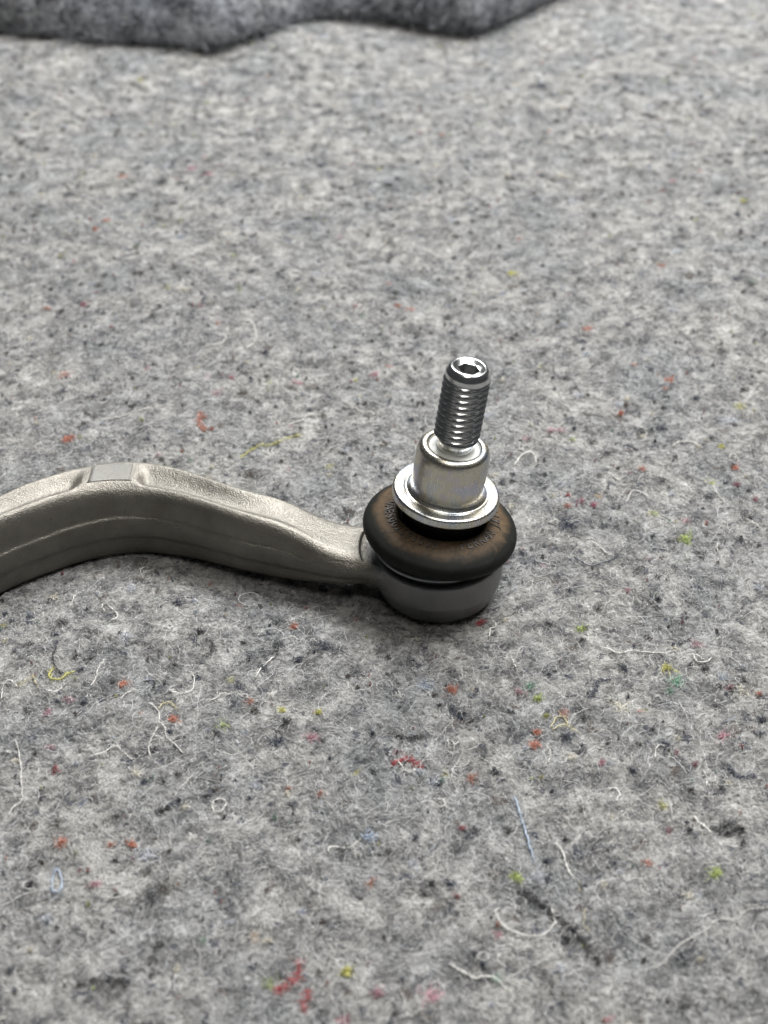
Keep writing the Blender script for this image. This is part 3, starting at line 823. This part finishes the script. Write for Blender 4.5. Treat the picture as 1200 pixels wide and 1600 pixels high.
# joint housing, fused to the neck as one casting
house = lathe("housing", fillet([(0, -1.2), (14.9, -1.2, 2.4), (17.8, .6, 2.8), (19.5, 5.8, 1.6), (19.85, 6.8, .4), (19.8, 15.0, .6), (19.2, 15.5, .4),
                                 (17.6, 15.5, .3), (17.3, 12.2), (0, 12.2)]), m_house, None, 160)
cut = lathe("cutter", [(24.1, 15.2), (24.1, 40)], m_house, None, 160, 40)


def boolean(o, other, op):
    bo = o.modifiers.new(op, 'BOOLEAN')
    bo.operation, bo.object, bo.solver = op, other, 'EXACT'


boolean(body, cut, 'DIFFERENCE')
boolean(body, house, 'UNION')
rm = body.modifiers.new("remesh", 'REMESH')
rm.mode, rm.voxel_size = 'VOXEL', .36 * S
dg = bpy.context.evaluated_depsgraph_get()
nm = bpy.data.meshes.new_from_object(body.evaluated_get(dg))
body.modifiers.clear()
body.data = nm
bpy.data.objects.remove(cut)
bpy.data.objects.remove(house)
# let the neck flow into the housing; everything else gets only a light dressing
nv = len(nm.vertices)
co = np.empty(nv * 3); nm.vertices.foreach_get('co', co); co = co.reshape(-1, 3) / S
ed = np.empty(len(nm.edges) * 2, dtype=np.int64); nm.edges.foreach_get('vertices', ed); ed = ed.reshape(-1, 2)
deg = np.bincount(ed.ravel(), minlength=nv).astype(float)[:, None]
rr = np.hypot(co[:, 0], co[:, 1])
mask = np.exp(-((rr - 21.5) / 3.4) ** 2) * (co[:, 0] < -6) * (1 - sstep(co[:, 2], 14.5, 15.0) * (rr < 24.9))
mask = np.maximum(np.clip(mask, 0, 1) * .9, 0)[:, None]
for it in range(46):
    avg = np.zeros_like(co)
    for k in range(3):
        avg[:, k] = np.bincount(ed[:, 0], co[ed[:, 1], k], nv) + np.bincount(ed[:, 1], co[ed[:, 0], k], nv)
    avg /= deg
    wt = np.maximum(mask, .5 if it < 2 else 0)
    co = co + wt * (avg - co)
nm.vertices.foreach_set('co', (co * S).ravel())
nm.polygons.foreach_set('use_smooth', [True] * len(nm.polygons))
nm.materials.clear()
nm.materials.append(m_cast)
nm.update()
body.parent = arm

# flat forged pad bridging the two ribs
def arm_at(x):
    return [float(cubic(np.array([x]), ST[:, 0], ST[:, i])[0]) for i in (1, 2, 4)]
pv = []
for z in (1.02, .2):
    for x in np.linspace(-110.0, -95.6, 14):
        yp, zc, yr = arm_at(x)
        ins = .5 if z > 0 else 0
        e = .35 if (z > 0 and (x < -109.7 or x > -95.9)) else 0
        for q in np.linspace(0, 1, 6):
            pv.append((x, yp + 5.5 + ins + q * (yr - yp - 7.6 - 2 * ins), zc + z - e))
pf = []
for b in (0, 84):
    for i in range(13):
        for j in range(5):
            a = b + i * 6 + j
            pf.append((a, a + 1, a + 7, a + 6))
edge = [j for j in range(6)] + [i * 6 + 5 for i in range(1, 14)] + [13 * 6 + j for j in range(4, -1, -1)] + [i * 6 for i in range(12, 0, -1)]
for a, b in zip(edge, edge[1:] + edge[:1]):
    pf.append((a, b, b + 84, a + 84))
mesh_obj("forged_pad", pv, pf, m_pad_dim, arm, True, 40)

lathe("gap_plug", fillet([(0, 12.5), (17.2, 12.5), (17.9, 15.2, .4), (17.9, 18.2), (0, 18.2)]), m_black, arm, 96)  # plug added in black so the gap below the ring reads dark
lathe("retaining_ring", fillet([(17.2, 17.7), (19.5, 17.7, .4), (20.0, 18.4, .6), (19.6, 19.1, .6), (17.2, 19.3)], 5), m_ring, arm, 128, 50)

# things that lean with the ball stud hang from its centre
BALL = (-1.2, 0, 12)
def leaning(o, deg):
    o.location = [c * S for c in BALL]
    o.rotation_euler = (0, math.radians(deg), 0)
    return o

# dust boot: (r, t) with t along the stud from the ball centre
BP = fillet([(17.2, 6.6), (20.4, 7.4, .7), (21.9, 8.8, .5), (22.4, 9.2, .25), (22.75, 9.4, .2), (23.6, 11.2, 2.0), (23.1, 13.4, 2.3), (20.2, 15.6, 3), (16.2, 17.0, 2.5),
             (13.9, 17.4, .9), (13.0, 16.4, .8), (12.2, 15.6, .8), (11.9, 18.5, .8), (12.6, 20.0, .6), (12.9, 22.6)], 6)
boot = leaning(lathe("dust_boot", BP, m_rubber, arm, 160, 60), 6.3)
boot.location.x += .25 * S

# raised moulded lettering, wrapped on the boot's shoulder
i0, i1 = np.argmax(BP[:, 0]), [i for i in range(len(BP)) if BP[i, 1] > 17.0][0] + 5
shoulder = BP[i0:i1 + 1]
slen = np.r_[0, np.cumsum(np.linalg.norm(np.diff(shoulder, axis=0), axis=1))]
s_base = float(np.interp(-17.3, -shoulder[:, 0], slen))


def glyph_mesh(ch):
    cu = bpy.data.curves.new("glyph", 'FONT')
    cu.body, cu.align_x, cu.resolution_u = ch, 'CENTER', 3
    cu.size, cu.offset = 3.8, .012
    ob = bpy.data.objects.new("glyph", cu)
    scene.collection.objects.link(ob)
    me = bpy.data.meshes.new_from_object(ob.evaluated_get(bpy.context.evaluated_depsgraph_get()))
    vv = [tuple(q.co) for q in me.vertices]
    ff = [tuple(p.vertices) for p in me.polygons]
    bpy.data.objects.remove(ob); bpy.data.curves.remove(cu); bpy.data.meshes.remove(me)
    return vv, ff


def wrap(text, first_deg, step_deg, name):
    V, Fc = [], []
    for k, ch in enumerate(text):
        if ch == ' ':
            continue
        vv, ff = glyph_mesh(ch)
        ang0 = math.radians(-90 + first_deg + k * step_deg)
        for hgt in (.28, -.15):
            b = len(V)
            for gx, gy, _ in vv:
                s = s_base + gy
                r = float(np.interp(s, slen, shoulder[:, 0])); z = float(np.interp(s, slen, shoulder[:, 1]))
                dr = float(np.interp(s + .2, slen, shoulder[:, 0])) - float(np.interp(s - .2, slen, shoulder[:, 0]))
                dz = float(np.interp(s + .2, slen, shoulder[:, 1])) - float(np.interp(s - .2, slen, shoulder[:, 1]))
                l = math.hypot(dr, dz) or 1
                r2, z2 = r + dz / l * hgt, z - dr / l * hgt
                an = ang0 + gx * .92 / 16.0
                V.append((r2 * math.cos(an), r2 * math.sin(an), z2))
            if hgt > 0:
                Fc += [tuple(b + q for q in p) for p in ff]
                cnt = {}
                for p in ff:
                    for a, c2 in zip(p, p[1:] + p[:1]):
                        cnt[(a, c2)] = 1
                n0 = len(vv)
                for (a, c2) in cnt:
                    if (c2, a) not in cnt:
                        Fc.append((b + a, b + c2, b + c2 + n0, b + a + n0))
    o = mesh_obj(name, V, Fc, m_letter, boot, False)
    return o


wrap("VAE5002593009", -99, 7.45, "lettering")
wrap("FERKAN JEIII", 19, 8.2, "lettering")

# flanged sleeve on the stud
sleeve = leaning(lathe("flanged_sleeve", fillet([
    (9.0, 22.9), (15.6, 22.9, .5), (16.05, 23.4, .3), (16.05, 25.6, .5), (15.5, 26.1, .4), (12.9, 26.1, .4), (12.5, 25.95, .3), (11.9, 25.95, .3), (10.85, 27.1, 1.0),
    (10.8, 39.3, 1.2), (10.35, 41.2, 1.1), (9.3, 42.1, .6), (8.1, 42.1, .35), (7.55, 41.6, .2), (7.5, 38.0)], 5), m_zinc, arm, 160, 40), 7)
leaning(lathe("plastic_seal_ring", fillet([(4.5, 39.4), (7.45, 39.4), (7.45, 41.2, .3), (5.6, 41.7, .3), (4.5, 41.7)]), m_white, arm, 96), 7)

# threaded stud, a true single-start helix with 2 mm pitch
na = 120
zs = np.arange(38.0, 66.01, .125)
a = np.linspace(0, 2 * math.pi, na, endpoint=False)
pitch = 2.0
V = []
for z in zs:
    env = float(sstep(z, 44.2, 45.4) * (1 - sstep(z, 64.6, 65.6)))
    ph = ((z - a / (2 * math.pi) * pitch) / pitch) % 1.0
    tri = .5 - .5 * np.cos(2 * math.pi * ph)              # rolled, rounded thread
    saw = 1 - np.abs(ph - .5) * 2
    tri = .45 * tri + .55 * np.clip((saw - .08) / .84, 0, 1)
    core = 5.5
    if z > 64.6:
        core = 5.5 + .85 * float(sstep(z, 64.6, 65.4))
    r = core + (6.75 - 5.5) * tri * env
    V.append(np.column_stack([r * np.cos(a), r * np.sin(a), np.full(na, z)]))
for r, z in fillet([(6.35, 66.05), (6.45, 66.3), (6.35, 66.9, .3), (5.6, 68.2, .5), (5.1, 68.6, .3), (4.6, 68.65)], 4):
    V.append(np.column_stack([r * np.cos(a), r * np.sin(a), np.full(na, z)]))
def ring(r, z, hexa):
    b = (a + .25) % (math.pi / 3) - math.pi / 6
    rr = r * math.cos(math.pi / 6) / np.cos(b) if hexa else np.full(na, r)
    return np.column_stack([rr * np.cos(a), rr * np.sin(a), np.full(na, z)])
V.append(ring(4.4, 68.55, 0)); V.append(ring(3.55, 67.85, 0)); V.append(ring(3.25, 67.7, 1))
SOCK = [ring(r_, z_, 1) for r_, z_ in ((3.25, 67.7), (3.2, 67.5), (3.15, 64.6), (1.6, 64.0), (.05, 63.6))]
f = grid_faces(len(V), na, True) + [tuple(range(na))]
stud = leaning(mesh_obj("threaded_stud", np.concatenate(V), f, m_thread, arm, True, 45), 7)
sock = mesh_obj("hex_socket", np.concatenate(SOCK), grid_faces(len(SOCK), na, True), m_sock, stud, True, 30)
